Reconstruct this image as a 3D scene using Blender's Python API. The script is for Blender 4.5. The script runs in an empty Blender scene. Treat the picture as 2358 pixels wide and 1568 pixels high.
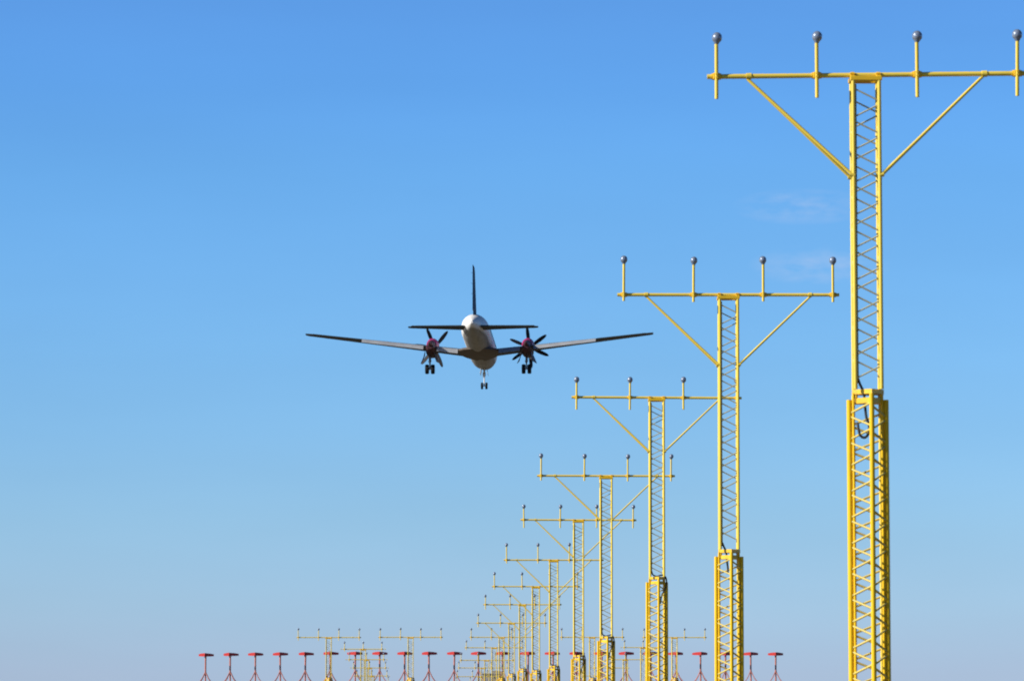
import bpy, bmesh, math, random
from mathutils import Vector, Matrix
R = math.radians
random.seed(7)
SC = bpy.context.scene
COL = SC.collection

# ------------------------------------------------------------------ camera
CAM_H = 1.7
FPX, W2, H2 = 12950.0, 1179.0, 784.0          # focal length and half size in photo pixels (200 mm lens)
YAW, PITCH = math.atan(240.5 / FPX), math.atan(1006 / FPX)
cam_d = bpy.data.cameras.new('camera')
cam_d.lens = 36.0 * FPX / 2358.0
cam_d.sensor_width = 36.0
cam_d.clip_start = 0.5
cam_d.clip_end = 40000
cam = bpy.data.objects.new('camera', cam_d)
COL.objects.link(cam)
cam.location = (0, 0, CAM_H)
cam.rotation_euler = (R(90) + PITCH, 0, -YAW)
SC.camera = cam
cam_d.dof.use_dof = True
cam_d.dof.focus_distance = 160
cam_d.dof.aperture_fstop = 9.0
SC.cycles.pixel_filter_type = 'BLACKMAN_HARRIS'
SC.cycles.filter_width = 1.9
CAM_R = cam.rotation_euler.to_matrix()

def at(px, py, D):
    """point at ground distance D that is seen in direction (px, py)"""
    d = CAM_R @ Vector(((px - W2), (H2 - py), -FPX))
    return Vector((0, 0, CAM_H)) + d * (D / d.y)

# ------------------------------------------------------------------ materials
def nodes(m):
    m.use_nodes = True
    return m.node_tree.nodes, m.node_tree.links

def mat(name, col, rough=0.5, metal=0.0, var=0.0, scale=6.0, spec=0.5, dirt=None, coat=0.0, stretch=None):
    m = bpy.data.materials.new(name)
    N, L = nodes(m)
    b = N['Principled BSDF']
    b.inputs['Roughness'].default_value = rough
    b.inputs['Metallic'].default_value = metal
    b.inputs['Specular IOR Level'].default_value = spec
    b.inputs['Coat Weight'].default_value = coat
    c4 = (*col, 1)
    if var or dirt:
        tc = N.new('ShaderNodeTexCoord')
        mp = N.new('ShaderNodeMapping')
        if stretch: mp.inputs['Scale'].default_value = stretch
        L.new(tc.outputs['Object'], mp.inputs['Vector'])
        n = N.new('ShaderNodeTexNoise'); n.inputs['Scale'].default_value = scale; n.inputs['Detail'].default_value = 5
        L.new(mp.outputs['Vector'], n.inputs['Vector'])
        r = N.new('ShaderNodeValToRGB')
        lo = tuple(max(0, c * (1 - var)) for c in col); hi = tuple(min(1, c * (1 + var)) for c in col)
        r.color_ramp.elements[0].position = 0.3; r.color_ramp.elements[0].color = (*lo, 1)
        r.color_ramp.elements[1].position = 0.7; r.color_ramp.elements[1].color = (*hi, 1)
        L.new(n.outputs['Fac'], r.inputs['Fac'])
        out = r.outputs['Color']
        if dirt:
            n2 = N.new('ShaderNodeTexNoise'); n2.inputs['Scale'].default_value = scale * 0.7; n2.inputs['Detail'].default_value = 8
            n2.inputs['Roughness'].default_value = 0.7
            L.new(mp.outputs['Vector'], n2.inputs['Vector'])
            r2 = N.new('ShaderNodeValToRGB')
            r2.color_ramp.elements[0].position = 0.56; r2.color_ramp.elements[0].color = (0, 0, 0, 1)
            r2.color_ramp.elements[1].position = 0.72; r2.color_ramp.elements[1].color = (1, 1, 1, 1)
            L.new(n2.outputs['Fac'], r2.inputs['Fac'])
            mx = N.new('ShaderNodeMix'); mx.data_type = 'RGBA'
            mx.inputs['B'].default_value = (*dirt, 1)
            L.new(out, mx.inputs['A']); L.new(r2.outputs['Color'], mx.inputs['Factor'])
            out = mx.outputs['Result']
        L.new(out, b.inputs['Base Color'])
        rr = N.new('ShaderNodeMapRange'); rr.inputs['To Min'].default_value = max(0.05, rough - 0.12); rr.inputs['To Max'].default_value = min(1, rough + 0.12)
        L.new(n.outputs['Fac'], rr.inputs['Value']); L.new(rr.outputs['Result'], b.inputs['Roughness'])
    else:
        b.inputs['Base Color'].default_value = c4
    return m

M = {}
M['yellow'] = mat('yellow_paint', (0.78, 0.495, 0.006), 0.5, spec=0.25, var=0.06, scale=1.2, dirt=(0.64, 0.41, 0.012))
M['pale'] = mat('faded_yellow_paint', (0.73, 0.555, 0.075), 0.5, spec=0.3, var=0.06, scale=1.2, dirt=(0.62, 0.46, 0.05))
M['brace'] = mat('weathered_brace_tube', (0.58, 0.46, 0.10), 0.5, var=0.10, scale=3)
M['brace_grey'] = mat('dull_olive_brace_tube', (0.40, 0.37, 0.20), 0.55, spec=0.3, var=0.12, scale=3)
M['bracket'] = mat('orange_yellow_bracket', (0.74, 0.46, 0.010), 0.42, var=0.12, scale=6, dirt=(0.45, 0.24, 0.02))
M['cable'] = mat('black_rubber', (0.012, 0.012, 0.014), 0.55)
M['globe'] = mat('lamp_housing_grey', (0.19, 0.235, 0.32), 0.28, metal=0.2, var=0.15, scale=20, coat=0.7)
M['white'] = mat('white_aircraft_paint', (0.74, 0.73, 0.71), 0.35, var=0.03, scale=1.2, dirt=(0.64, 0.62, 0.58))
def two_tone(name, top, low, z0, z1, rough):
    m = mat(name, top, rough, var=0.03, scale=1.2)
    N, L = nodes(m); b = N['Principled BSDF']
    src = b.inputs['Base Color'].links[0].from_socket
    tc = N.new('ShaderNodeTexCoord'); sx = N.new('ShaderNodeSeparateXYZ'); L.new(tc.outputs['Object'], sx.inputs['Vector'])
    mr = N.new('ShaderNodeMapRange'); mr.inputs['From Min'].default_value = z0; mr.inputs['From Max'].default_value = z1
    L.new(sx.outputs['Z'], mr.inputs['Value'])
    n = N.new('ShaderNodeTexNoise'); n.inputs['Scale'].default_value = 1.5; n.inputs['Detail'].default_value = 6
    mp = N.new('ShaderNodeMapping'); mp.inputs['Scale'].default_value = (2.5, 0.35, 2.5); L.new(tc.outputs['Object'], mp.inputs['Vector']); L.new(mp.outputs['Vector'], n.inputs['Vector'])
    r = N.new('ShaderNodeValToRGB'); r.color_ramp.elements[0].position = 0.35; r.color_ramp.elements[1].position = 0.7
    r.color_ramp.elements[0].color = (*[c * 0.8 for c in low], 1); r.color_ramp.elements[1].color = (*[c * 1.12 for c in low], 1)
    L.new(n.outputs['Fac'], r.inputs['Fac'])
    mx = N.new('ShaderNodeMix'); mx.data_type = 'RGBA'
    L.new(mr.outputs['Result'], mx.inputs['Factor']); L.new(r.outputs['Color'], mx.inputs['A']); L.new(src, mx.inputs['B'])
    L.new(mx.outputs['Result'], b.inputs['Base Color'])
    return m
M['fuselage'] = two_tone('white_over_grey_fuselage', (0.76, 0.75, 0.73), (0.27, 0.262, 0.25), -0.68, -0.56, 0.42)  # white above, blending to mottled grey below a set height
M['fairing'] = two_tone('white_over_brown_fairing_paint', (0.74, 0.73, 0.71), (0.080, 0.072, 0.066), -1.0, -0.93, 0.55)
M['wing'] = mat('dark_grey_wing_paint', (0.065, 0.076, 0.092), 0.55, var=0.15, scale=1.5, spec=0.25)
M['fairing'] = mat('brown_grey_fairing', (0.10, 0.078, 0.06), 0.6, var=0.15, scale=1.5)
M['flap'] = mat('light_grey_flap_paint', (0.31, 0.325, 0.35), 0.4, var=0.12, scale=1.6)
M['tail'] = mat('dark_slate_paint', (0.045, 0.058, 0.066), 0.6, var=0.1, scale=1.5, spec=0.2)
M['fin'] = mat('navy_fin_paint', (0.010, 0.035, 0.09), 0.6, var=0.08, scale=1.2, spec=0.15)
M['magenta'] = mat('magenta_nacelle_paint', (0.36, 0.013, 0.115), 0.5, var=0.08, scale=2)
M['maroon'] = mat('dark_nacelle_maroon', (0.05, 0.010, 0.018), 0.6, var=0.3, scale=3)  # mottled dark maroon for aft nacelle, gear bay and main gear doors
M['blade'] = mat('black_propeller_blade', (0.010, 0.012, 0.018), 0.6, spec=0.2)
M['tyre'] = mat('tyre_rubber', (0.011, 0.011, 0.012), 0.8, spec=0.2)
M['metal'] = mat('bare_steel', (0.55, 0.55, 0.55), 0.35, metal=0.7)
M['red'] = mat('red_antenna_fibreglass', (0.38, 0.026, 0.022), 0.65, spec=0.25, var=0.12, scale=5)
M['post'] = mat('rust_brown_stand', (0.44, 0.15, 0.12), 0.6, var=0.2, scale=4)
M['shelter'] = mat('grey_shelter_panel', (0.34, 0.35, 0.39), 0.55, var=0.06, scale=3)
M['shelter_door'] = mat('beige_shelter_door', (0.42, 0.36, 0.26), 0.5, var=0.06, scale=3)
M['concrete'] = mat('concrete', (0.38, 0.37, 0.34), 0.85, var=0.15, scale=8)
M['grass'] = mat('dry_grass', (0.11, 0.09, 0.05), 0.95, var=0.35, scale=0.25, dirt=(0.06, 0.07, 0.03))

# ------------------------------------------------------------------ mesh builder
class MB:
    def __init__(self): self.v = []; self.f = []; self.s = []
    def ring(self, pts):
        i = len(self.v); self.v += [tuple(p) for p in pts]; return list(range(i, i + len(pts)))
    def face(self, idx, smooth=False): self.f.append(list(idx)); self.s.append(smooth)
    def tube(self, p, q, r, n=8, r2=None, cap=True):
        p, q = Vector(p), Vector(q); d = (q - p).normalized()
        u = d.orthogonal().normalized(); w = d.cross(u)
        r2 = r if r2 is None else r2
        A = [p + (u * math.cos(2 * math.pi * i / n) + w * math.sin(2 * math.pi * i / n)) * r for i in range(n)]
        B = [q + (u * math.cos(2 * math.pi * i / n) + w * math.sin(2 * math.pi * i / n)) * r2 for i in range(n)]
        a, b = self.ring(A), self.ring(B)
        for i in range(n): self.face((a[i], a[(i + 1) % n], b[(i + 1) % n], b[i]), True)
        if cap:
            self.face(self.ring(A)[::-1]); self.face(self.ring(B))
    def poly(self, pts, r, n=8):
        pts = [Vector(p) for p in pts]; prev = None
        u = None
        for i, p in enumerate(pts):
            d = (pts[min(i + 1, len(pts) - 1)] - pts[max(i - 1, 0)]).normalized()
            if u is None: u = d.orthogonal().normalized()
            u = (u - d * u.dot(d)).normalized(); w = d.cross(u)
            ring = [p + (u * math.cos(2 * math.pi * k / n) + w * math.sin(2 * math.pi * k / n)) * r for k in range(n)]
            a = self.ring(ring)
            if prev:
                for k in range(n): self.face((prev[k], prev[(k + 1) % n], a[(k + 1) % n], a[k]), True)
            else: self.face(self.ring(ring)[::-1])
            prev = a
        self.face(self.ring(ring))
    def box(self, c, s, rot=None, bev=0.0):
        c = Vector(c); rot = rot or Matrix.Identity(3)
        hx, hy, hz = s[0] / 2, s[1] / 2, s[2] / 2
        if bev <= 0:
            P = [c + rot @ Vector((sx * hx, sy * hy, sz * hz)) for sz in (-1, 1) for sx, sy in ((-1, -1), (1, -1), (1, 1), (-1, 1))]
            i = self.ring(P)
            for q in ((3, 2, 1, 0), (4, 5, 6, 7), (0, 1, 5, 4), (1, 2, 6, 5), (2, 3, 7, 6), (3, 0, 4, 7)):
                self.face([i[k] for k in q])
        else:
            bm = bmesh.new(); bmesh.ops.create_cube(bm, size=1)
            bmesh.ops.scale(bm, vec=Vector(s), verts=bm.verts)
            bmesh.ops.bevel(bm, geom=bm.edges[:], offset=bev, segments=2, affect='EDGES', profile=0.5)
            bm.verts.index_update()
            i = self.ring([c + rot @ v.co for v in bm.verts])
            for f in bm.faces: self.face([i[v.index] for v in f.verts])
            bm.free()
    def loft(self, secs, cap=True, smooth=True):
        prev = None
        for s in secs:
            a = self.ring(s); n = len(a)
            if prev:
                for k in range(n): self.face((prev[k], prev[(k + 1) % n], a[(k + 1) % n], a[k]), smooth)
            prev = a
        if cap:
            self.face(self.ring(secs[0])[::-1]); self.face(self.ring(secs[-1]))
    def lathe(self, prof, o=(0, 0, 0), n=16, axis='z'):
        """prof: (radius, height)"""
        o = Vector(o)
        def P(r, h, k):
            a = 2 * math.pi * k / n; c, s = r * math.cos(a), r * math.sin(a)
            return o + (Vector((c, s, h)) if axis == 'z' else Vector((h, c, s)) if axis == 'x' else Vector((s, h, c)))
        self.loft([[P(r, h, k) for k in range(n)] for r, h in prof])
    def prism(self, pts, z0, z1):
        A = [(x, y, z0) for x, y in pts]; B = [(x, y, z1) for x, y in pts]
        n = len(pts)
        for k in range(n):
            i = self.ring([A[k], A[(k + 1) % n], B[(k + 1) % n], B[k]]); self.face(i)
        self.face(self.ring(A)[::-1]); self.face(self.ring(B))
    def mesh(self, name, m):
        me = bpy.data.meshes.new(name); me.from_pydata(self.v, [], self.f)
        me.polygons.foreach_set('use_smooth', self.s)
        bm = bmesh.new(); bm.from_mesh(me)
        bmesh.ops.recalc_face_normals(bm, faces=bm.faces[:])
        bm.to_mesh(me); bm.free()
        me.materials.append(m); me.update()
        return me
    def build(self, name, m, parent=None, loc=None):
        o = bpy.data.objects.new(name, self.mesh(name, m)); COL.objects.link(o)
        if parent: o.parent = parent
        if loc is not None: o.location = loc
        return o

def link(name, me, parent, loc=(0, 0, 0), rot=None):
    o = bpy.data.objects.new(name, me); COL.objects.link(o); o.parent = parent; o.location = loc
    if rot: o.rotation_euler = rot
    return o

def thing(name, label, cat, loc=(0, 0, 0), rot=(0, 0, 0), group=None):
    o = bpy.data.objects.new(name, None); COL.objects.link(o)
    o.empty_display_size = 0.3
    o.location = loc; o.rotation_euler = rot
    o['label'] = label; o['category'] = cat
    if group: o['group'] = group
    return o

# ------------------------------------------------------------------ ground: falls from the airfield towards the camera
G_TOP = 9.4
def ground_z(y):
    t = (y - 15) / 475.0
    if t <= 0: return 0.0
    if t >= 1: return G_TOP
    e = 0.04
    if t < e: return G_TOP * t * t / (2 * e)
    if t > 1 - e: return G_TOP * (1 - (1 - t) ** 2 / (2 * e))
    return G_TOP * t
def make_ground():
    mb = MB()
    ys = [-6000, -2000, -600, -200, -60, 0] + list(range(10, 60, 10)) + list(range(60, 470, 20)) + [470, 480, 490, 500, 520, 560, 640, 800, 1200, 2000, 4000, 9000, 20000]
    xs = [-12000, -4000, -1500, -600, -300, -150, -80, -40, -15, 0, 15, 40, 80, 150, 300, 600, 1500, 4000, 12000]
    idx = [mb.ring([(x, y, ground_z(y)) for x in xs]) for y in ys]
    for a, b in zip(idx, idx[1:]):
        for k in range(len(xs) - 1): mb.face((a[k], a[k + 1], b[k + 1], b[k]), True)
    g = mb.build('ground', M['grass']); g['kind'] = 'structure'
make_ground()

# ------------------------------------------------------------------ approach light masts
SP = 1.2                                        # lamp spacing on a bar
UP = 0.155                                      # half width of the upper mast
LOW = [(-0.22, 0.0), (0.03, -0.215), (0.215, 0.0), (0.16, 0.17), (-0.16, 0.17)]   # plan of the lower mast

def zigzag(mb, a, b, z_top, z_bot, rise, gap, r, flip=False):
    """bracing rods of one face of a lattice between legs at plan points a and b"""
    z, side = z_top, flip
    while z - rise > z_bot:
        p, q = (a, b) if side else (b, a)
        mb.tube((p[0], p[1], z), (q[0], q[1], z - rise), r, 6, cap=False)
        z -= rise + gap; side = not side

_globe = None
def globe_mesh():
    global _globe
    if _globe is None:
        mb = MB()
        prof = [(0.024, 0.0), (0.030, 0.012), (0.040, 0.03)]
        for i in range(1, 10):
            a = -0.9 + i * (math.pi / 2 + 0.9) / 9
            prof.append((max(0.0015, 0.062 * math.cos(a)), 0.078 + 0.066 * math.sin(a)))
        mb.lathe(prof, n=20)
        _globe = mb.mesh('lamp_globe', M['globe'])
    return _globe
_clamp = None
def clamp_mesh():
    global _clamp
    if _clamp is None:
        mb = MB()
        mb.box((0, -0.005, 0), (0.085, 0.105, 0.078), bev=0.01)
        mb.tube((-0.058, -0.005, 0.0), (0.058, -0.005, 0.0), 0.039, 10)
        mb.tube((0, -0.085, 0.02), (0, -0.05, 0.02), 0.014, 6)
        mb.tube((0, -0.085, -0.02), (0, -0.05, -0.02), 0.014, 6)
        _clamp = mb.mesh('clamp', M['bracket'])
    return _clamp

def light_mast(px, py, D, stem, stub, collar_z, label, group, lamps=4, struts=True, roll=0.0, lampjit=0.01, lean=0.0, shift=0.0, cable=2):
    top = at(px, py, D)                          # centre of the crossbar
    gz = ground_z(D)
    zb = top.z - gz                              # bar height above the foot
    t = thing('approach_light_mast', label, 'light mast', (top.x + zb * math.sin(lean), D, gz), (0, -lean, 0), group)
    zc = collar_z - gz                           # top of the lower section
    zu = zb - 0.075                              # top of the upper section
    # foot
    f = MB(); f.prism([(-0.5, -0.5), (0.5, -0.5), (0.5, 0.5), (-0.5, 0.5)], -0.6, 0.06)
    f.build('foundation', M['concrete'], t)
    # lower section: bracing mesh with its legs
    lb = MB(); n = len(LOW)
    for i in range(n):
        a, b = LOW[i], LOW[(i + 1) % n]
        w = math.hypot(a[0] - b[0], a[1] - b[1])
        if w < 0.2:
            z = zc - 0.35
            while z > 0.3: lb.tube((*a, z), (*b, z), 0.009, 6, cap=False); z -= 0.53
        else:
            zigzag(lb, a, b, zc - 0.16 - 0.04 * i, 0.08, 0.125, 0.03, 0.0135, flip=bool(i % 2))
    low = lb.build('lower_mast', M['brace'], t)
    for i, (x, y) in enumerate(LOW):
        g = MB()
        if i in (0, 2):
            s = -1 if i == 0 else 1
            g.tube((x, y, 0.06), (x, y, zc - 0.12), 0.034, 12)
            g.tube((x - s * 0.047, y - 0.03, 0.06), (x - s * 0.047, y - 0.03, zc - 0.04), 0.016, 8)
        else:
            g.tube((x, y, 0.06), (x, y, zc - 0.055), 0.030 if i == 1 else 0.021, 12)
        g.build('mast_leg', M['yellow' if i in (0, 1, 2) else 'pale'], low)
    # collar where the upper section plugs in
    c = MB()
    ring = [(-0.175, -0.03), (0.03, -0.235), (0.19, -0.03), (0.19, 0.19), (-0.175, 0.19)]
    c.prism(ring, zc - 0.055, zc)
    inner = [(x * 0.86, y * 0.86) for x, y in ring]
    c.prism(inner, zc - 0.165, zc - 0.1)
    for x, y in inner: c.tube((x * 0.93, y * 0.93, zc - 0.1), (x * 0.93, y * 0.93, zc - 0.055), 0.02, 8)
    c.build('collar', M['bracket'], t)
    # upper section
    ub = MB(); S4 = [(-UP, -UP), (UP, -UP), (UP, UP), (-UP, UP)]
    for i in range(4):
        zigzag(ub, S4[i], S4[(i + 1) % 4], zu - 0.10 - (0.1 if i == 2 else 0.03 * i), zc + 0.05, 0.155, 0.04, 0.0098, flip=i in (0, 3))
    up = ub.build('upper_mast', M['brace_grey'], t)
    for x, y in S4:
        g = MB(); g.tube((x, y, zc), (x, y, zu), 0.0235, 12); g.build('mast_leg', M['pale'], up)
    # head bracket
    h = MB()
    for s in (-1, 1):
        h.box((0, s * UP, zu + 0.018), (2 * UP + 0.07, 0.05, 0.05), bev=0.006)
        h.box((s * UP, 0, zu + 0.03), (0.058, 2 * UP - 0.055, 0.062), bev=0.006)
        h.box((s * UP, 0, zb - 0.012), (0.05, 0.09, 0.09), bev=0.008)
        h.tube((s * UP - 0.03, -0.058, zb + 0.012), (s * UP + 0.03, -0.058, zb + 0.012), 0.012, 6)
    h.box((0, -0.01, zb - 0.05), (2 * UP - 0.06, 0.08, 0.05), bev=0.006)
    h.build('head_bracket', M['bracket'], t)
    # crossbar
    half = (lamps - 1) * SP / 2
    cb = MB(); cb.tube((-half - 0.11, 0, 0), (half + 0.11, 0, 0), 0.029, 12)
    for s in (-1, 1): cb.tube((s * 1.41 - 0.03, 0, 0), (s * 1.41 + 0.03, 0, 0), 0.04, 10)
    bar = cb.build('crossbar', M['pale'], t, (shift, 0, zb)); bar.rotation_euler = (0, -roll, 0)
    # struts
    if struts:
        for s in (-1, 1):
            for y in (-UP, UP):
                g = MB()
                a = Vector((s * 1.41, 0.0, zb - 0.03 + s * 1.41 * math.sin(roll))); b = Vector((s * (UP + 0.012), y, zb - 1.22))
                d = (b - a).normalized()
                g.tube(a, b, 0.0185, 8); g.tube(b - d * 0.02 + Vector((s * 0.02, 0, 0)), b - Vector((s * 0.02, 0, 0)), 0.028, 8)
                g.build('strut', M['pale'], t)
    # lamps
    for k in range(lamps):
        x = shift - half + k * SP
        j = random.uniform(-1, 1) * lampjit
        st = MB(); zs = stem + j
        st.tube((0, -0.045, -stub + j), (0, -0.045, zs), 0.0225, 10)
        lo = (x * math.cos(roll), 0, zb + x * math.sin(roll))
        lp = st.build('lamp', M['pale'], t, lo)
        lp.rotation_euler = (R(random.uniform(-0.6, 0.6)), R(random.uniform(-0.7, 0.7)), 0)
        link('clamp', clamp_mesh(), lp, (0, 0, 0))
        gl = link('lamp_globe', globe_mesh(), lp, (0, -0.045, zs - 0.012))
        gl.rotation_euler = (0, R(random.uniform(-6, 9)), R(random.uniform(0, 360)))
    # cable: down inside the left rail, through the collar and round in a loop
    cx, cy = -UP + 0.024, -UP + 0.034
    pts = [(cx, cy, zu - 0.05), (cx + 0.004, cy, zu - 1.0), (cx - 0.002, cy, (zu + zc) / 2), (cx, cy, zc + 0.22), (cx + 0.01, cy, zc + 0.12),
           (cx + 0.035, cy - 0.005, zc + 0.045), (cx + 0.075, cy + 0.02, zc - 0.04), (cx + 0.09, cy + 0.03, zc - 0.2), (cx + 0.105, cy + 0.03, zc - 0.33),
           (cx + 0.135, cy + 0.02, zc - 0.43), (cx + 0.125, cy + 0.01, zc - 0.53), (cx + 0.08, cy, zc - 0.575), (cx + 0.03, cy + 0.01, zc - 0.55), (cx + 0.01, cy + 0.02, zc - 0.47), (cx, cy + 0.04, zc - 0.40)]
    if cable == 1: pts = pts[:9] + [(cx + 0.10, cy + 0.02, zc - 0.42)]
    if cable == 2: pts = pts[:6] + [(cx + 0.12, cy + 0.02, zc + 0.01), (0.06, -0.13, zc + 0.03), (0.14, -0.12, zc + 0.035), (0.20, -0.08, zc - 0.03), (0.21, -0.07, zc - 0.16), (0.16, -0.07, zc - 0.30), (0.10, -0.06, zc - 0.42), (0.07, -0.02, zc - 0.6)]
    sm = []
    for q in range(len(pts) - 1):
        p0, p1, p2, p3 = [Vector(pts[min(max(q + k, 0), len(pts) - 1)]) for k in (-1, 0, 1, 2)]
        for u in (0, 0.25, 0.5, 0.75):
            sm.append(0.5 * (2 * p1 + (p2 - p0) * u + (2 * p0 - 5 * p1 + 4 * p2 - p3) * u * u + (3 * p1 - p0 - 3 * p2 + p3) * u ** 3))
    sm.append(Vector(pts[-1]))
    if len(sm) > 20: sm = [sm[0]] + sm[8:]
    cbm = MB(); cbm.poly(sm, 0.0165, 8); cbm.build('cable', M['cable'], t)
    return t

def zc_at(py, D): return CAM_H + (1790 - py) * D / FPX

def DK(k): return 66.7 + 29.6 * (k - 1)
CL = 'light masts along the approach centreline'
centre = [  # px, py of the bar, stem, stub, collar py, roll, label
 (1992, 173.5, 0.40, 0.27, 897, 0.55, 'tallest yellow lattice light mast in the foreground, its crossbar cut off by the right edge'),
 (1677, 679, 0.53, 0.12, 1266, 0.05, 'second tallest yellow light mast, its crossbar to the right of the aircraft wing tip'),
 (1512, 915.5, 0.33, 0.28, 1329, -0.25, 'third tallest yellow light mast, crossbar running behind the second tallest mast'),
 (1395.5, 1095.5, 0.48, 0.14, 1466, -0.1, 'fourth tallest yellow light mast, fourth lamp just right of the third mast'),
 (1332, 1197, 0.38, 0.26, 1509, -0.2, 'fifth tallest yellow light mast, crossbar crossing the fourth tallest mast'),
 (1275, 1289, 0.52, 0.12, 1533.5, 0.0, 'sixth tallest yellow light mast, its crossbar under the bar of the fifth'),
 (1234, 1350, 0.50, 0.13, 1544, 0.0, 'seventh tallest yellow light mast, bar ending behind the fifth mast'),
 (1203, 1391.5, 0.36, 0.24, 1540, 0.0, 'eighth tallest yellow light mast, bar second below the sixth mast bar'),
 (1178, 1434, 0.38, 0.22, 1552, 0.0, 'ninth tallest yellow light mast, bar just above the wide row of five bars'),
 (1155, 1466.5, 0.42, 0.18, 1561, 0.0, 'middle one of the five light masts whose bars stand side by side'),
 (1138, 1490.5, 0.36, 0.15, 1573, 0.0, 'small distant light mast whose bar shows just above the red antennas, at the centre'),
 (1121, 1519.5, 0.40, 0.15, 1582, 0.0, 'small distant light mast, bar just below the red antenna tops near the grey shelter'),
 (1112, 1537, 0.36, 0.15, 1590, 0.0, 'distant light mast, second bar below the red antenna tops near the grey shelter'),
 (1105, 1557, 0.38, 0.15, 1598, 0.0, 'distant light mast with low bar beside the grey shelter roof'),
 (1099, 1571, 0.36, 0.15, 1604, 0.0, 'farthest light mast of the centreline, only its lamps reach into view'),
]
for k, (px, py, st, sb, cp, ro, lab) in enumerate(centre, 1):
    D = DK(k)
    light_mast(px, py, D, st, sb, zc_at(cp, D), lab, CL, 4, k <= 9, R(ro), lean=R(0.2 if k == 1 else 0.0), shift=0.02 if k == 1 else 0, cable={1: 0, 2: 1}.get(k, 2))
# the wide crossing row, four more bars at the distance of the tenth mast
for px, py, lab in ((757, 1467, 'leftmost of the five light masts whose bars stand side by side'),
                    (945.5, 1466.5, 'second from left of the five light masts with bars side by side'),
                    (1363.5, 1466.5, 'second from right of the five light masts whose bars stand side by side'),
                    (1553, 1467, 'rightmost of the five light masts with bars side by side, behind the second mast')):
    D = DK(10) + random.uniform(-0.4, 0.4)
    light_mast(px, py, D, 0.42, 0.18, zc_at(1561, D), lab, 'light masts of the wide crossing row', 4, False, 0)
# side rows with three lamps
side_y = {11: 1494, 12: 1518, 13: 1537, 14: 1555.5, 15: 1570}
how = {11: 'nearest and highest', 12: 'second highest', 13: 'third highest', 14: 'fourth highest', 15: 'lowest and farthest'}
for k in range(11, 16):
    D = DK(k)
    for X, nm in ((-2.86, 'left'), (15.19, 'right')):
        px = 938.5 + X * FPX / D
        py = side_y[k] - (4 if nm == 'right' and k == 11 else 0)
        lab = f'three-lamp yellow light mast, {how[k]} of its file on the {nm} side'
        light_mast(px, py, D, 0.36, 0.15, zc_at(1573 + (k - 11) * 8, D), lab, f'three-lamp light masts in the {nm} side file', 3, False, 0)

# ------------------------------------------------------------------ red localizer antennas
AD = 500.0
AG = ground_z(AD)
AZ = at(1130, 1506, AD).z - AG                  # height of the red element
def make_antenna():
    t = thing('antenna', '', 'antenna', (0, AD, AG), group='red antennas in a row')
    el = MB()                                    # wedge shaped radome, blunt back, prow towards the approach
    A = Vector((0, -1.35, AZ)); pl = [(0, -1.35, 0.145), (0.07, -1.28, 0.145), (0.42, -0.45, 0.125), (0.68, 0.25, 0.085), (0.62, 0.5, 0.08), (-0.62, 0.5, 0.08), (-0.68, 0.25, 0.085), (-0.42, -0.45, 0.125), (-0.07, -1.28, 0.145)]
    lo = [(x, y, AZ - h) for x, y, h in pl]; hi = [(x, y, AZ + h) for x, y, h in pl]
    el.loft([lo, hi], smooth=False)
    head = el.build('antenna_head', M['red'], t)
    cap = MB()
    cap.box((0, -0.5, AZ - 0.16), (0.2, 0.5, 0.05), bev=0.01)
    cap.build('mounting_plate', M['post'], head)
    p = MB(); p.tube((0, -0.5, AZ - 1.72), (0, -0.5, AZ - 0.18), 0.078, 10); p.tube((0, -0.5, AZ - 1.75), (0, -0.5, AZ - 1.55), 0.11, 10)
    p.tube((0, -0.5, 0.1), (0, -0.5, AZ - 1.74), 0.07, 10)
    p.build('post', M['post'], t)
    hub = Vector((0, -0.5, AZ - 1.62))
    for sx, sy in ((-1, -1), (1, -1), (1, 1), (-1, 1)):
        g = MB(); ft = Vector((sx * 1.0, -0.5 + sy * 0.75, 0.04))
        k = hub + (ft - hub) * 0.3 + Vector((-sx * 0.02, 0, 0))
        g.poly([hub + Vector((sx * 0.05, sy * 0.05, 0.05)), k, ft], 0.038, 8)
        g.box((ft.x, ft.y, 0.03), (0.25, 0.25, 0.05))
        g.build('leg', M['post'], t)
    return t
def copy_tree(o, parent=None):
    c = o.copy(); COL.objects.link(c)
    if parent: c.parent = parent
    for ch in list(o.children): copy_tree(ch, c)
    return c
ordn = ['leftmost', 'second', 'third', 'fourth', 'fifth', 'sixth', 'seventh', 'eighth', 'ninth', 'tenth', 'eleventh', 'twelfth']
ax = [474, 531.5, 588.5, 646.5, 704, 761, 817, 875, 932, 989, 1046, 1102.5, 1158, 1214.5, 1271.5, 1328, 1385, 1442.5, 1499, 1556.5, 1612.5, 1670, 1729, 1786]
ay = [1507.5, 1506.5, 1506, 1505.5, 1505] + [1504] * 14 + [1504.5, 1504.5, 1505, 1505, 1505.5]
ant0 = make_antenna()
notes = {0: ', standing clear of all light masts', 5: ', in front of the leftmost side-by-side bar mast', 11: ', just left of the grey shelter', 12: ', in front of the grey shelter roof'}
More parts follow.
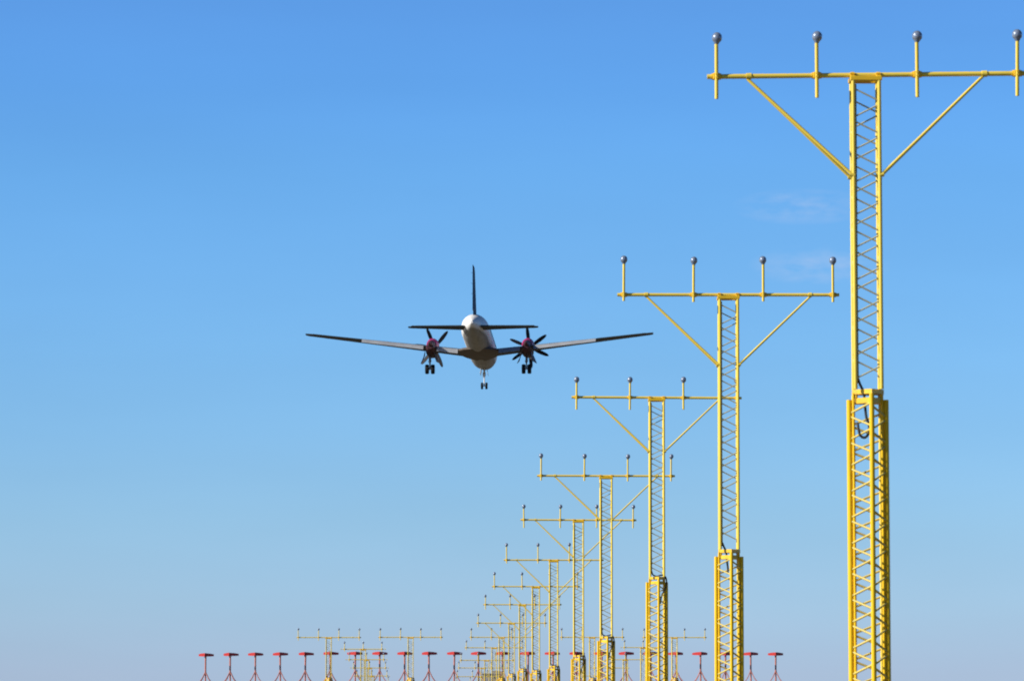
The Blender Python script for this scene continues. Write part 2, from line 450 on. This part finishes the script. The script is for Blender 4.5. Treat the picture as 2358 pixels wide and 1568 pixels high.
for i, px in enumerate(ax):
    o = ant0 if i == 0 else copy_tree(ant0)
    p = at(px, ay[i], AD)
    o.location = (p.x, AD + random.uniform(-0.05, 0.05), AG + (p.z - AG - AZ))
    o.rotation_euler = (0, R(random.uniform(-0.8, 0.8)), R(random.uniform(-5, 5)))
    if i == 0: w = 'leftmost red-topped antenna of the long row'
    elif i == 23: w = 'rightmost red-topped antenna of the long row'
    elif i < 12: w = f'{ordn[i]} red-topped antenna on a legged stand, counted from the left end of its row'
    else: w = f'{ordn[23 - i]} red-topped antenna on a legged stand, counted from the right end of its row'
    o['label'] = w + notes.get(i, '')
    if i == 12: o['label'] = 'red-topped antenna just right of the grey shelter middle, twelfth from the right end'
    if i == 11: o['label'] = 'red-topped antenna just left of the grey shelter, twelfth from the left end'
    if i == 5: o['label'] = 'sixth red-topped antenna from the left end, beside the leftmost side-by-side bar mast'

# ------------------------------------------------------------------ equipment shelter
SD = 506.0
sl = at(1109, 1549, SD); sr = at(1157, 1549, SD)
sw = sr.x - sl.x; sg = ground_z(SD); sh = sl.z - sg
t = thing('equipment_shelter', 'small grey equipment shelter with a beige door behind the red antennas', 'shelter', ((sl.x + sr.x) / 2, SD, sg))
b = MB(); b.box((0, 1.2, sh / 2 - 0.06), (sw - 0.1, 2.4, sh - 0.12), bev=0.02); b.build('wall', M['shelter'], t)
b = MB(); b.box((0, 1.2, sh - 0.05), (sw, 2.55, 0.1), bev=0.015); b.build('roof', M['shelter'], t)
b = MB(); b.box((sw * 0.23, -0.012, 1.35), (sw * 0.42, 0.05, sh - 0.6), bev=0.01); dr = b.build('door', M['shelter_door'], t)
b = MB(); b.box((sw * 0.08, -0.06, 1.3), (0.04, 0.05, 0.16)); b.build('handle', M['metal'], dr)

# ------------------------------------------------------------------ twin turboprop aircraft
# local frame: x right, y forward (0 = 6 m ahead of the tail end), z up from the fuselage axis
AIR_D = 487.0
ap = at(1094, 758, AIR_D)
air = thing('turboprop_aircraft', 'twin-propeller airliner with pink engine nacelles landing with wheels down', 'aircraft', ap, (R(-3.75), 0, R(-3.5)))
def S(s): return s - 6.0
FR = 1.27
NF = 36
def circ(r, y, zc, rx=None, n=NF): return [((rx or r) * math.cos(2 * math.pi * k / n), y, zc + r * math.sin(2 * math.pi * k / n)) for k in range(n)]
fb = MB()
st = [(0.0, 0.10, -0.26), (0.12, 0.20, -0.26), (0.6, 0.38, -0.24), (1.3, 0.57, -0.20), (2.2, 0.78, -0.15), (3.2, 0.97, -0.09), (4.3, 1.13, -0.035), (5.4, 1.22, 0.0), (6.6, FR, 0), (8, FR, 0), (12, FR, 0), (16, FR, 0), (20, FR, 0),
      (21.5, 1.26, -0.01), (22.8, 1.19, -0.05), (24.0, 1.0, -0.12), (25.0, 0.74, -0.22), (25.7, 0.45, -0.3), (26.0, 0.2, -0.34), (26.08, 0.03, -0.35)]
fb.loft([circ(r * 0.972, S(s), z) for s, r, z in st])
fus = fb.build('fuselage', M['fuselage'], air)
# cabin windows
for s in (-1, 1):
    wn = MB()
    for i in range(16):
        y = S(8.3 + i * 0.8); a = R(14)
        rot = Matrix.Rotation(-s * a, 3, 'Y')
        wn.box((s * (FR * math.cos(a)), y, FR * math.sin(a)), (0.03, 0.28, 0.36), rot, bev=0.012)
    wn.build('window_row', M['tyre'], fus)
# wing fairing under the belly
bf = MB()
def fair(y, w, h, zc, n=24): return [(w * math.cos(2 * math.pi * k / n), S(y), zc + h * math.sin(2 * math.pi * k / n)) for k in range(n)]
bf.loft([fair(10.2, 0.5, 0.05, -1.12), fair(11.0, 1.25, 0.2, -1.02), fair(12.0, 1.8, 0.3, -0.98), fair(14.5, 1.85, 0.31, -0.97), fair(16.0, 1.4, 0.24, -1.0), fair(17.5, 0.5, 0.08, -1.12)])
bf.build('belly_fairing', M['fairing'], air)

def airfoil(c, tk, n=9):
    up = []
    for i in range(n + 1):
        x = 0.5 * (1 - math.cos(math.pi * i / n))
        y = 5 * tk * (0.2969 * math.sqrt(x) - 0.126 * x - 0.3516 * x * x + 0.2843 * x ** 3 - 0.1015 * x ** 4)
        cam_ = 0.02 * (1 - (2 * x - 0.8) ** 2)
        up.append((x, y, cam_))
    pts = [(x * c, (cm + y) * c) for x, y, cm in up] + [(x * c, (cm - y) * c) for x, y, cm in up[-2:0:-1]]
    return pts                                   # (aft distance from the leading edge, height)
def wing_z(x): return -0.98 + (abs(x) - 1.0) * math.tan(R(6.55)) + 0.0012 * max(0, abs(x) - 8) ** 2 * 0
def wing_le(x): t_ = (abs(x) - 1.0) / 14.35; return 15.4 - 1.25 * t_
def wing_ch(x): t_ = (abs(x) - 1.0) / 14.35; return 3.35 - 2.0 * t_
FLAP_END = 10.3
def wsec(x, frac=1.0):
    c = wing_ch(x); tk = 0.17 - 0.05 * (abs(x) - 1) / 14.35
    return [(x, S(wing_le(x) - a), wing_z(x) + z) for a, z in airfoil(c, tk)]
for s in (-1, 1):
    w = MB()
    xs = [0.4, 1.2, 2.5, 4.2, 6, 8, FLAP_END, 12, 13.8, 15.0, 15.25, 15.35]
    secs = []
    for x in xs:
        sec_ = wsec(x)
        if x > 15.1:                              # rounded tip
            f = 0.75 if x < 15.3 else 0.35
            zc = wing_z(x); yc = S(wing_le(x) - wing_ch(x) * 0.5)
            sec_ = [(p[0], yc + (p[1] - yc) * (0.94 if x < 15.3 else 0.8), zc + (p[2] - zc) * f) for p in sec_]
        secs.append([(s * p[0], p[1], p[2]) for p in sec_])
    w.loft(secs)
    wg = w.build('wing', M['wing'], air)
    # flaps run out and down behind the trailing edge, in two panels either side of the nacelle
    for x0, x1 in ((1.8, 3.65), (4.85, FLAP_END)):
        fl = MB(); secs = []
        for x in (x0, (x0 + x1) / 2, x1):
            c = 0.28 * wing_ch(x) + 0.17; d = R(27)
            te = wing_le(x) - wing_ch(x)
            y0, z0 = te + 0.18, wing_z(x) + 0.02
            P = []
            for a, z in airfoil(c, 0.11, 7):
                P.append((s * x, S(y0 - a * math.cos(d) + z * math.sin(d) * -1), z0 - a * math.sin(d) + z * math.cos(d)))
            secs.append(P)
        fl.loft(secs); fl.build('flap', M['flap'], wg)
    # aileron
    al = MB(); secs = []
    for x in (FLAP_END + 0.12, 12.5, 14.7):
        c = 0.27 * wing_ch(x); te = wing_le(x) - wing_ch(x); d = R(3)
        secs.append([(s * x, S(te + c * 0.93 - a * math.cos(d)), wing_z(x) + 0.015 - a * math.sin(d) + z * math.cos(d) * 1.15) for a, z in airfoil(c, 0.2, 7)])
    al.loft(secs); al.build('aileron', M['tail'], wg)
# tailplane
for s in (-1, 1):
    tp = MB(); el = MB(); s1, s2 = [], []
    for x in (0.3, 1.5, 3.5, 5.3, 5.55, 5.62):
        t_ = x / 5.62; c = 2.15 - 1.05 * t_; le = 3.75 - 0.75 * t_; z0 = -0.34 + 0.008 * x
        f = 1.0 if x < 5.5 else (0.75 if x < 5.6 else 0.4)
        s1.append([(s * x, S(le - a), z0 + z * f) for a, z in airfoil(c * 0.68, 0.23)])
        if x < 5.5:
            x_ = max(x, 0.75)
            t_ = x_ / 5.62; c = 2.15 - 1.05 * t_; le = 3.75 - 0.75 * t_; z0 = -0.34 + 0.008 * x_
            s2.append([(s * x_, S(le - c * 0.62 - a), z0 - a * 0.03 + z) for a, z in airfoil(c * 0.40, 0.30, 7)])
    tp.loft(s1); o = tp.build('tailplane', M['tail'], air)
    el.loft(s2); el.build('elevator', M['tail'], o)
# fin and rudder
fn = MB(); rd = MB(); s1, s2 = [], []
for z in (0.5, 1.15, 2.1, 3.4, 4.65, 4.93, 5.02):
    t_ = (z - 1.2) / 4.2; c = 3.5 - 1.7 * t_; le = 5.2 - 2.0 * t_
    f = 1.0 if z < 4.8 else (0.8 if z < 5.0 else 0.4)
    s1.append([(y_ * f, S(le - a), z) for a, y_ in airfoil(c * 0.68, 0.115)])
    if 1.1 < z < 4.97: s2.append([(y_, S(le - c * 0.64 - a), z) for a, y_ in airfoil(c * 0.38, 0.13, 7)])
fn.loft(s1); fin = fn.build('fin', M['fin'], air)
rd.loft(s2)
for z in (2.4, 3.3, 4.2):
    t_ = (z - 1.2) / 4.2; te = 5.2 - 2.0 * t_ - (3.5 - 1.7 * t_)
    rd.tube((0, S(te), z), (-0.12, S(te - 0.35), z + 0.02), 0.012, 5)
rd.build('rudder', M['fin'], fin)
# dorsal fillet
df = MB(); df.loft([[(0.02 * k, S(8.2 - 0.0), 1.2), (0, S(8.2), 1.24), (-0.02 * k, S(8.2), 1.2)] for k in (1,)] + [[(0.16, S(5.0), 1.05), (0, S(5.0), 1.75), (-0.16, S(5.0), 1.05)]], smooth=False)
df.build('dorsal_fillet', M['fin'], fin)

# nacelles, propellers and main gear
def blade_secs(Rr):
    secs = []
    for r, c, tw, tk in ((0.22, 0.18, 60, 0.7), (0.4, 0.25, 48, 0.35), (0.75, 0.38, 40, 0.16), (1.15, 0.40, 34, 0.10), (1.55, 0.33, 29, 0.08), (1.78, 0.22, 26, 0.08), (1.86, 0.10, 24, 0.08), (1.89, 0.05, 24, 0.08)):
        P = []
        for k in range(10):
            a = 2 * math.pi * k / 10
            u, v = 0.5 * c * math.cos(a), 0.5 * c * tk * math.sin(a)
            th = R(tw)
            P.append((u * math.cos(th) - v * math.sin(th), u * math.sin(th) + v * math.cos(th), r))
        secs.append(P)
    return secs
bmsh = MB(); bmsh.loft(blade_secs(1.94)); blade_me = bmsh.mesh('blade', M['blade'])
def wheel(parent, name, c, r, w):
    mb = MB(); mb.lathe([(r * 0.55, -w * 0.42), (r * 0.86, -w * 0.5), (r * 0.96, -w * 0.36), (r, -w * 0.12), (r, w * 0.12), (r * 0.96, w * 0.36), (r * 0.86, w * 0.5), (r * 0.55, w * 0.42)], c, 24, 'x')
    o = mb.build(name, M['tyre'], parent)
    return o
def hubs(c, r, w, mb): mb.lathe([(0.03, -w * 0.47), (r * 0.5, -w * 0.45), (r * 0.5, w * 0.45), (0.03, w * 0.47)], c, 16, 'x')
for s, ph in ((-1, -22), (1, -6.5)):
    X = s * 4.22
    nc = MB()
    def el_sec(q, n=24): y, zc, rz, rx = q; return [(X + rx * math.cos(2 * math.pi * k / n), S(y), zc + rz * math.sin(2 * math.pi * k / n)) for k in range(n)]
    nc.loft([el_sec(q) for q in ((10.4, -0.52, 0.05, 0.05), (10.9, -0.52, 0.16, 0.14), (11.8, -0.50, 0.28, 0.24), (13.0, -0.38, 0.42, 0.31), (14.4, -0.16, 0.45, 0.34), (15.3, -0.08, 0.46, 0.36))])
    nac = nc.build('nacelle', M['maroon'], air)
    cw = MB(); cw.loft([el_sec(q) for q in ((13.9, -0.22, 0.42, 0.42), (14.6, -0.12, 0.51, 0.49), (15.4, -0.03, 0.60, 0.55), (16.2, 0.02, 0.61, 0.55), (17.2, 0.09, 0.54, 0.50), (17.9, 0.15, 0.47, 0.44), (18.15, 0.17, 0.42, 0.41))])
    cw.build('cowling', M['magenta'], nac)
    # gear bay / dark maroon lower half
    gb = MB()
    stn = [(11.4, -0.72, 0.22, 0.27), (12.4, -0.78, 0.44, 0.46), (14.2, -0.76, 0.52, 0.54), (15.8, -0.66, 0.50, 0.52), (16.9, -0.36, 0.42, 0.40)]
    gb.loft([[(X + rx * math.cos(2 * math.pi * k / 20), S(y), zc + rz * math.sin(2 * math.pi * k / 20)) for k in range(20)] for y, zc, rz, rx in stn])
    gb.build('gear_bay', M['maroon'], nac)
    pr = MB(); pr.lathe([(0.40, -0.22), (0.40, 0.1), (0.33, 0.45), (0.2, 0.75), (0.02, 0.92)], (X, S(18.45), 0.17), 20, 'y')
    prop = pr.build('propeller', M['magenta'], air)
    for k in range(6):
        o = link('blade', blade_me, prop, (X, S(18.5), 0.17), (0, R(ph + 60 * k), 0))
    # main gear
    ge = MB(); XN = X; X = X - (0.12 if s < 0 else 0.04)
    zax = -2.46
    ge.tube((X, S(13.6), -1.0), (X, S(13.5), -1.75), 0.11, 12); ge.tube((X, S(13.5), -1.7), (X, S(13.5), zax), 0.07, 12)
    ge.tube((X - 0.3, S(13.5), zax), (X + 0.3, S(13.5), zax), 0.06, 10)
    ge.tube((X, S(15.0), -1.1), (X, S(13.5), -1.9), 0.05, 8)
    ge.tube((X - 0.12, S(13.35), -1.75), (X, S(13.2), -2.1), 0.03, 6); ge.tube((X + 0.12, S(13.35), -1.75), (X, S(13.2), -2.1), 0.03, 6)
    for q in (-1, 1): hubs((X + q * 0.255, S(13.5), zax), 0.43, 0.33, ge)
    gear = ge.build('main_gear', M['metal'], air)
    for q in (-1, 1):
        wheel(gear, 'tyre', (X + q * 0.255, S(13.5), zax), 0.43, 0.33)
        d = MB()
        def shell(o): return [(X + q * (a + o), S(y), z) for a, y, z in ((0.36, 12.4, -1.05), (0.46, 12.4, -1.5), (0.60, 12.6, -1.92), (0.84, 14.4, -1.84), (0.68, 14.9, -1.45), (0.52, 14.9, -1.05))]
        d.loft([shell(0), shell(0.05)], smooth=False)
        d.build('gear_door', M['maroon'], gear)
# nose gear
ng = MB(); zax = -2.66
ng.tube((0, S(22.7), -0.9), (0, S(22.95), -1.75), 0.085, 12); ng.tube((0, S(22.95), -1.7), (0, S(23.0), zax), 0.055, 12)
ng.tube((-0.24, S(23.0), zax), (0.24, S(23.0), zax), 0.045, 10); ng.tube((0, S(24.2), -1.1), (0, S(23.0), -1.95), 0.04, 8)
ng.box((0, S(22.85), -1.62), (0.26, 0.2, 0.34), bev=0.03)
for q in (-1, 1): hubs((q * 0.2, S(23.0), zax), 0.3, 0.2, ng)
ngo = ng.build('nose_gear', M['white'], air)
for q in (-1, 1):
    wheel(ngo, 'tyre', (q * 0.2, S(23.0), zax), 0.31, 0.2)
    d = MB(); d.box((q * 0.30, S(22.9), -1.42), (0.03, 1.5, 0.5), Matrix.Rotation(q * R(-8), 3, 'Y'), bev=0.008); d.build('gear_door', M['white'], ngo)
ld = MB(); ld.tube((0, S(22.6), -1.85), (0, S(22.75), -1.85), 0.11, 12); ld.build('landing_lamp', M['metal'], ngo)

# ------------------------------------------------------------------ sky and sun
SUN_DIR = Vector((-0.85, -0.25, 0.46)).normalized()
el = math.asin(SUN_DIR.z)
azim = math.atan2(SUN_DIR.x, SUN_DIR.y)         # clockwise from +Y
sd = bpy.data.lights.new('sun', 'SUN'); sd.energy = 5.0; sd.angle = R(0.53); sd.color = (1.0, 0.93, 0.82)
so = bpy.data.objects.new('sun', sd); COL.objects.link(so)
so.rotation_euler = SUN_DIR.to_track_quat('Z', 'Y').to_euler()
so.location = (-40, 0, 40)
wd = bpy.data.worlds.new('World'); SC.world = wd; wd.use_nodes = True
N, L = wd.node_tree.nodes, wd.node_tree.links
bg = N['Background']; bg.inputs['Strength'].default_value = 0.0772
sk = N.new('ShaderNodeTexSky'); sk.sky_type = 'NISHITA'; sk.sun_disc = False
sk.sun_elevation = el; sk.sun_rotation = azim
sk.altitude = 0; sk.air_density = 1.0; sk.dust_density = 0.3; sk.ozone_density = 3.0
# clear northern air: the Nishita band above the horizon is corrected by elevation (world direction) to a clean blue
tc = N.new('ShaderNodeTexCoord'); sx = N.new('ShaderNodeSeparateXYZ'); L.new(tc.outputs['Generated'], sx.inputs['Vector'])
mr = N.new('ShaderNodeMapRange'); mr.inputs['From Min'].default_value = 0.0; mr.inputs['From Max'].default_value = 0.6
L.new(sx.outputs['Z'], mr.inputs['Value'])
rp = N.new('ShaderNodeValToRGB'); rp.color_ramp.interpolation = 'LINEAR'
GAIN = [(0.0, (.735, .905, 1.64)), (.0185, (.725, .92, 1.62)), (.0301, (.69, .955, 1.58)), (.0456, (.63, .95, 1.52)), (.061, (.56, .92, 1.50)),
        (.0764, (.525, .915, 1.50)), (.0919, (.49, .895, 1.48)), (.1073, (.46, .885, 1.48)), (.1228, (.42, .835, 1.47)), (.1382, (.42, .81, 1.44)), (.20, (.34, .55, .85)), (.6, (.28, .38, .52))]
els = rp.color_ramp.elements
while len(els) < len(GAIN): els.new(0.5)
for e, (z, c) in zip(els, GAIN): e.position = z / 0.6; e.color = (*[q / 2 for q in c], 1)
for e, (z, c) in zip(els, GAIN): e.position = z / 0.6; e.color = (*[q / 2 for q in c], 1)
L.new(mr.outputs['Result'], rp.inputs['Fac'])
mu = N.new('ShaderNodeMix'); mu.data_type = 'RGBA'; mu.blend_type = 'MULTIPLY'; mu.inputs['Factor'].default_value = 1
L.new(sk.outputs['Color'], mu.inputs['A']); L.new(rp.outputs['Color'], mu.inputs['B'])
vm = N.new('ShaderNodeVectorMath'); vm.operation = 'SCALE'; vm.inputs['Scale'].default_value = 2.0
L.new(mu.outputs['Result'], vm.inputs[0]); # thin cirrus wisps and slight unevenness, all by world direction
dv = N.new('ShaderNodeMath'); dv.operation = 'DIVIDE'; L.new(sx.outputs['X'], dv.inputs[0]); L.new(sx.outputs['Y'], dv.inputs[1])
uv = N.new('ShaderNodeCombineXYZ'); L.new(dv.outputs[0], uv.inputs['X']); L.new(sx.outputs['Z'], uv.inputs['Y'])
def noise(sc, detail, off=(0, 0, 0)):
    mp = N.new('ShaderNodeMapping'); mp.inputs['Scale'].default_value = sc; mp.inputs['Location'].default_value = off
    L.new(uv.outputs['Vector'], mp.inputs['Vector'])
    n = N.new('ShaderNodeTexNoise'); n.inputs['Scale'].default_value = 1; n.inputs['Detail'].default_value = detail
    L.new(mp.outputs['Vector'], n.inputs['Vector']); return n.outputs['Fac']
def math_(op, a, b):
    m = N.new('ShaderNodeMath'); m.operation = op
    for k, q in enumerate((a, b)):
        if isinstance(q, (int, float)): m.inputs[k].default_value = q
        else: L.new(q, m.inputs[k])
    return m.outputs[0]
def patch(u, v, ru, rv):
    a = math_('POWER', math_('DIVIDE', math_('SUBTRACT', dv.outputs[0], u), ru), 2)
    b = math_('POWER', math_('DIVIDE', math_('SUBTRACT', sx.outputs['Z'], v), rv), 2)
    m = math_('SUBTRACT', 1, math_('ADD', a, b)); m = math_('MAXIMUM', m, 0)
    return m
wisp = math_('ADD', patch(0.0705, 0.1010, 0.013, 0.0034), patch(0.0735, 0.0905, 0.013, 0.0040))
nz = N.new('ShaderNodeMapRange'); nz.inputs['From Min'].default_value = 0.38; nz.inputs['From Max'].default_value = 0.68
L.new(noise((160, 420, 1), 5, (1.3, 2.1, 0)), nz.inputs['Value'])
wisp = math_('MULTIPLY', math_('MULTIPLY', wisp, nz.outputs['Result']), math_('GREATER_THAN', sx.outputs['Y'], 0))
unev = math_('ADD', math_('MULTIPLY', math_('SUBTRACT', noise((9, 45, 1), 4, (3.7, 0.4, 0)), 0.5), 0.14), 1)
v2 = N.new('ShaderNodeVectorMath'); v2.operation = 'SCALE'; L.new(vm.outputs['Vector'], v2.inputs[0]); L.new(unev, v2.inputs['Scale'])
cl = N.new('ShaderNodeMix'); cl.data_type = 'RGBA'; cl.inputs['B'].default_value = (5.5, 6.2, 8.0, 1)
L.new(math_('MULTIPLY', wisp, 0.28), cl.inputs['Factor']); L.new(v2.outputs['Vector'], cl.inputs['A'])
L.new(cl.outputs['Result'], bg.inputs['Color'])

SC.view_settings.view_transform = 'Standard'
SC.view_settings.look = 'None'
SC.view_settings.exposure = 0.45
SC.view_settings.gamma = 1.0
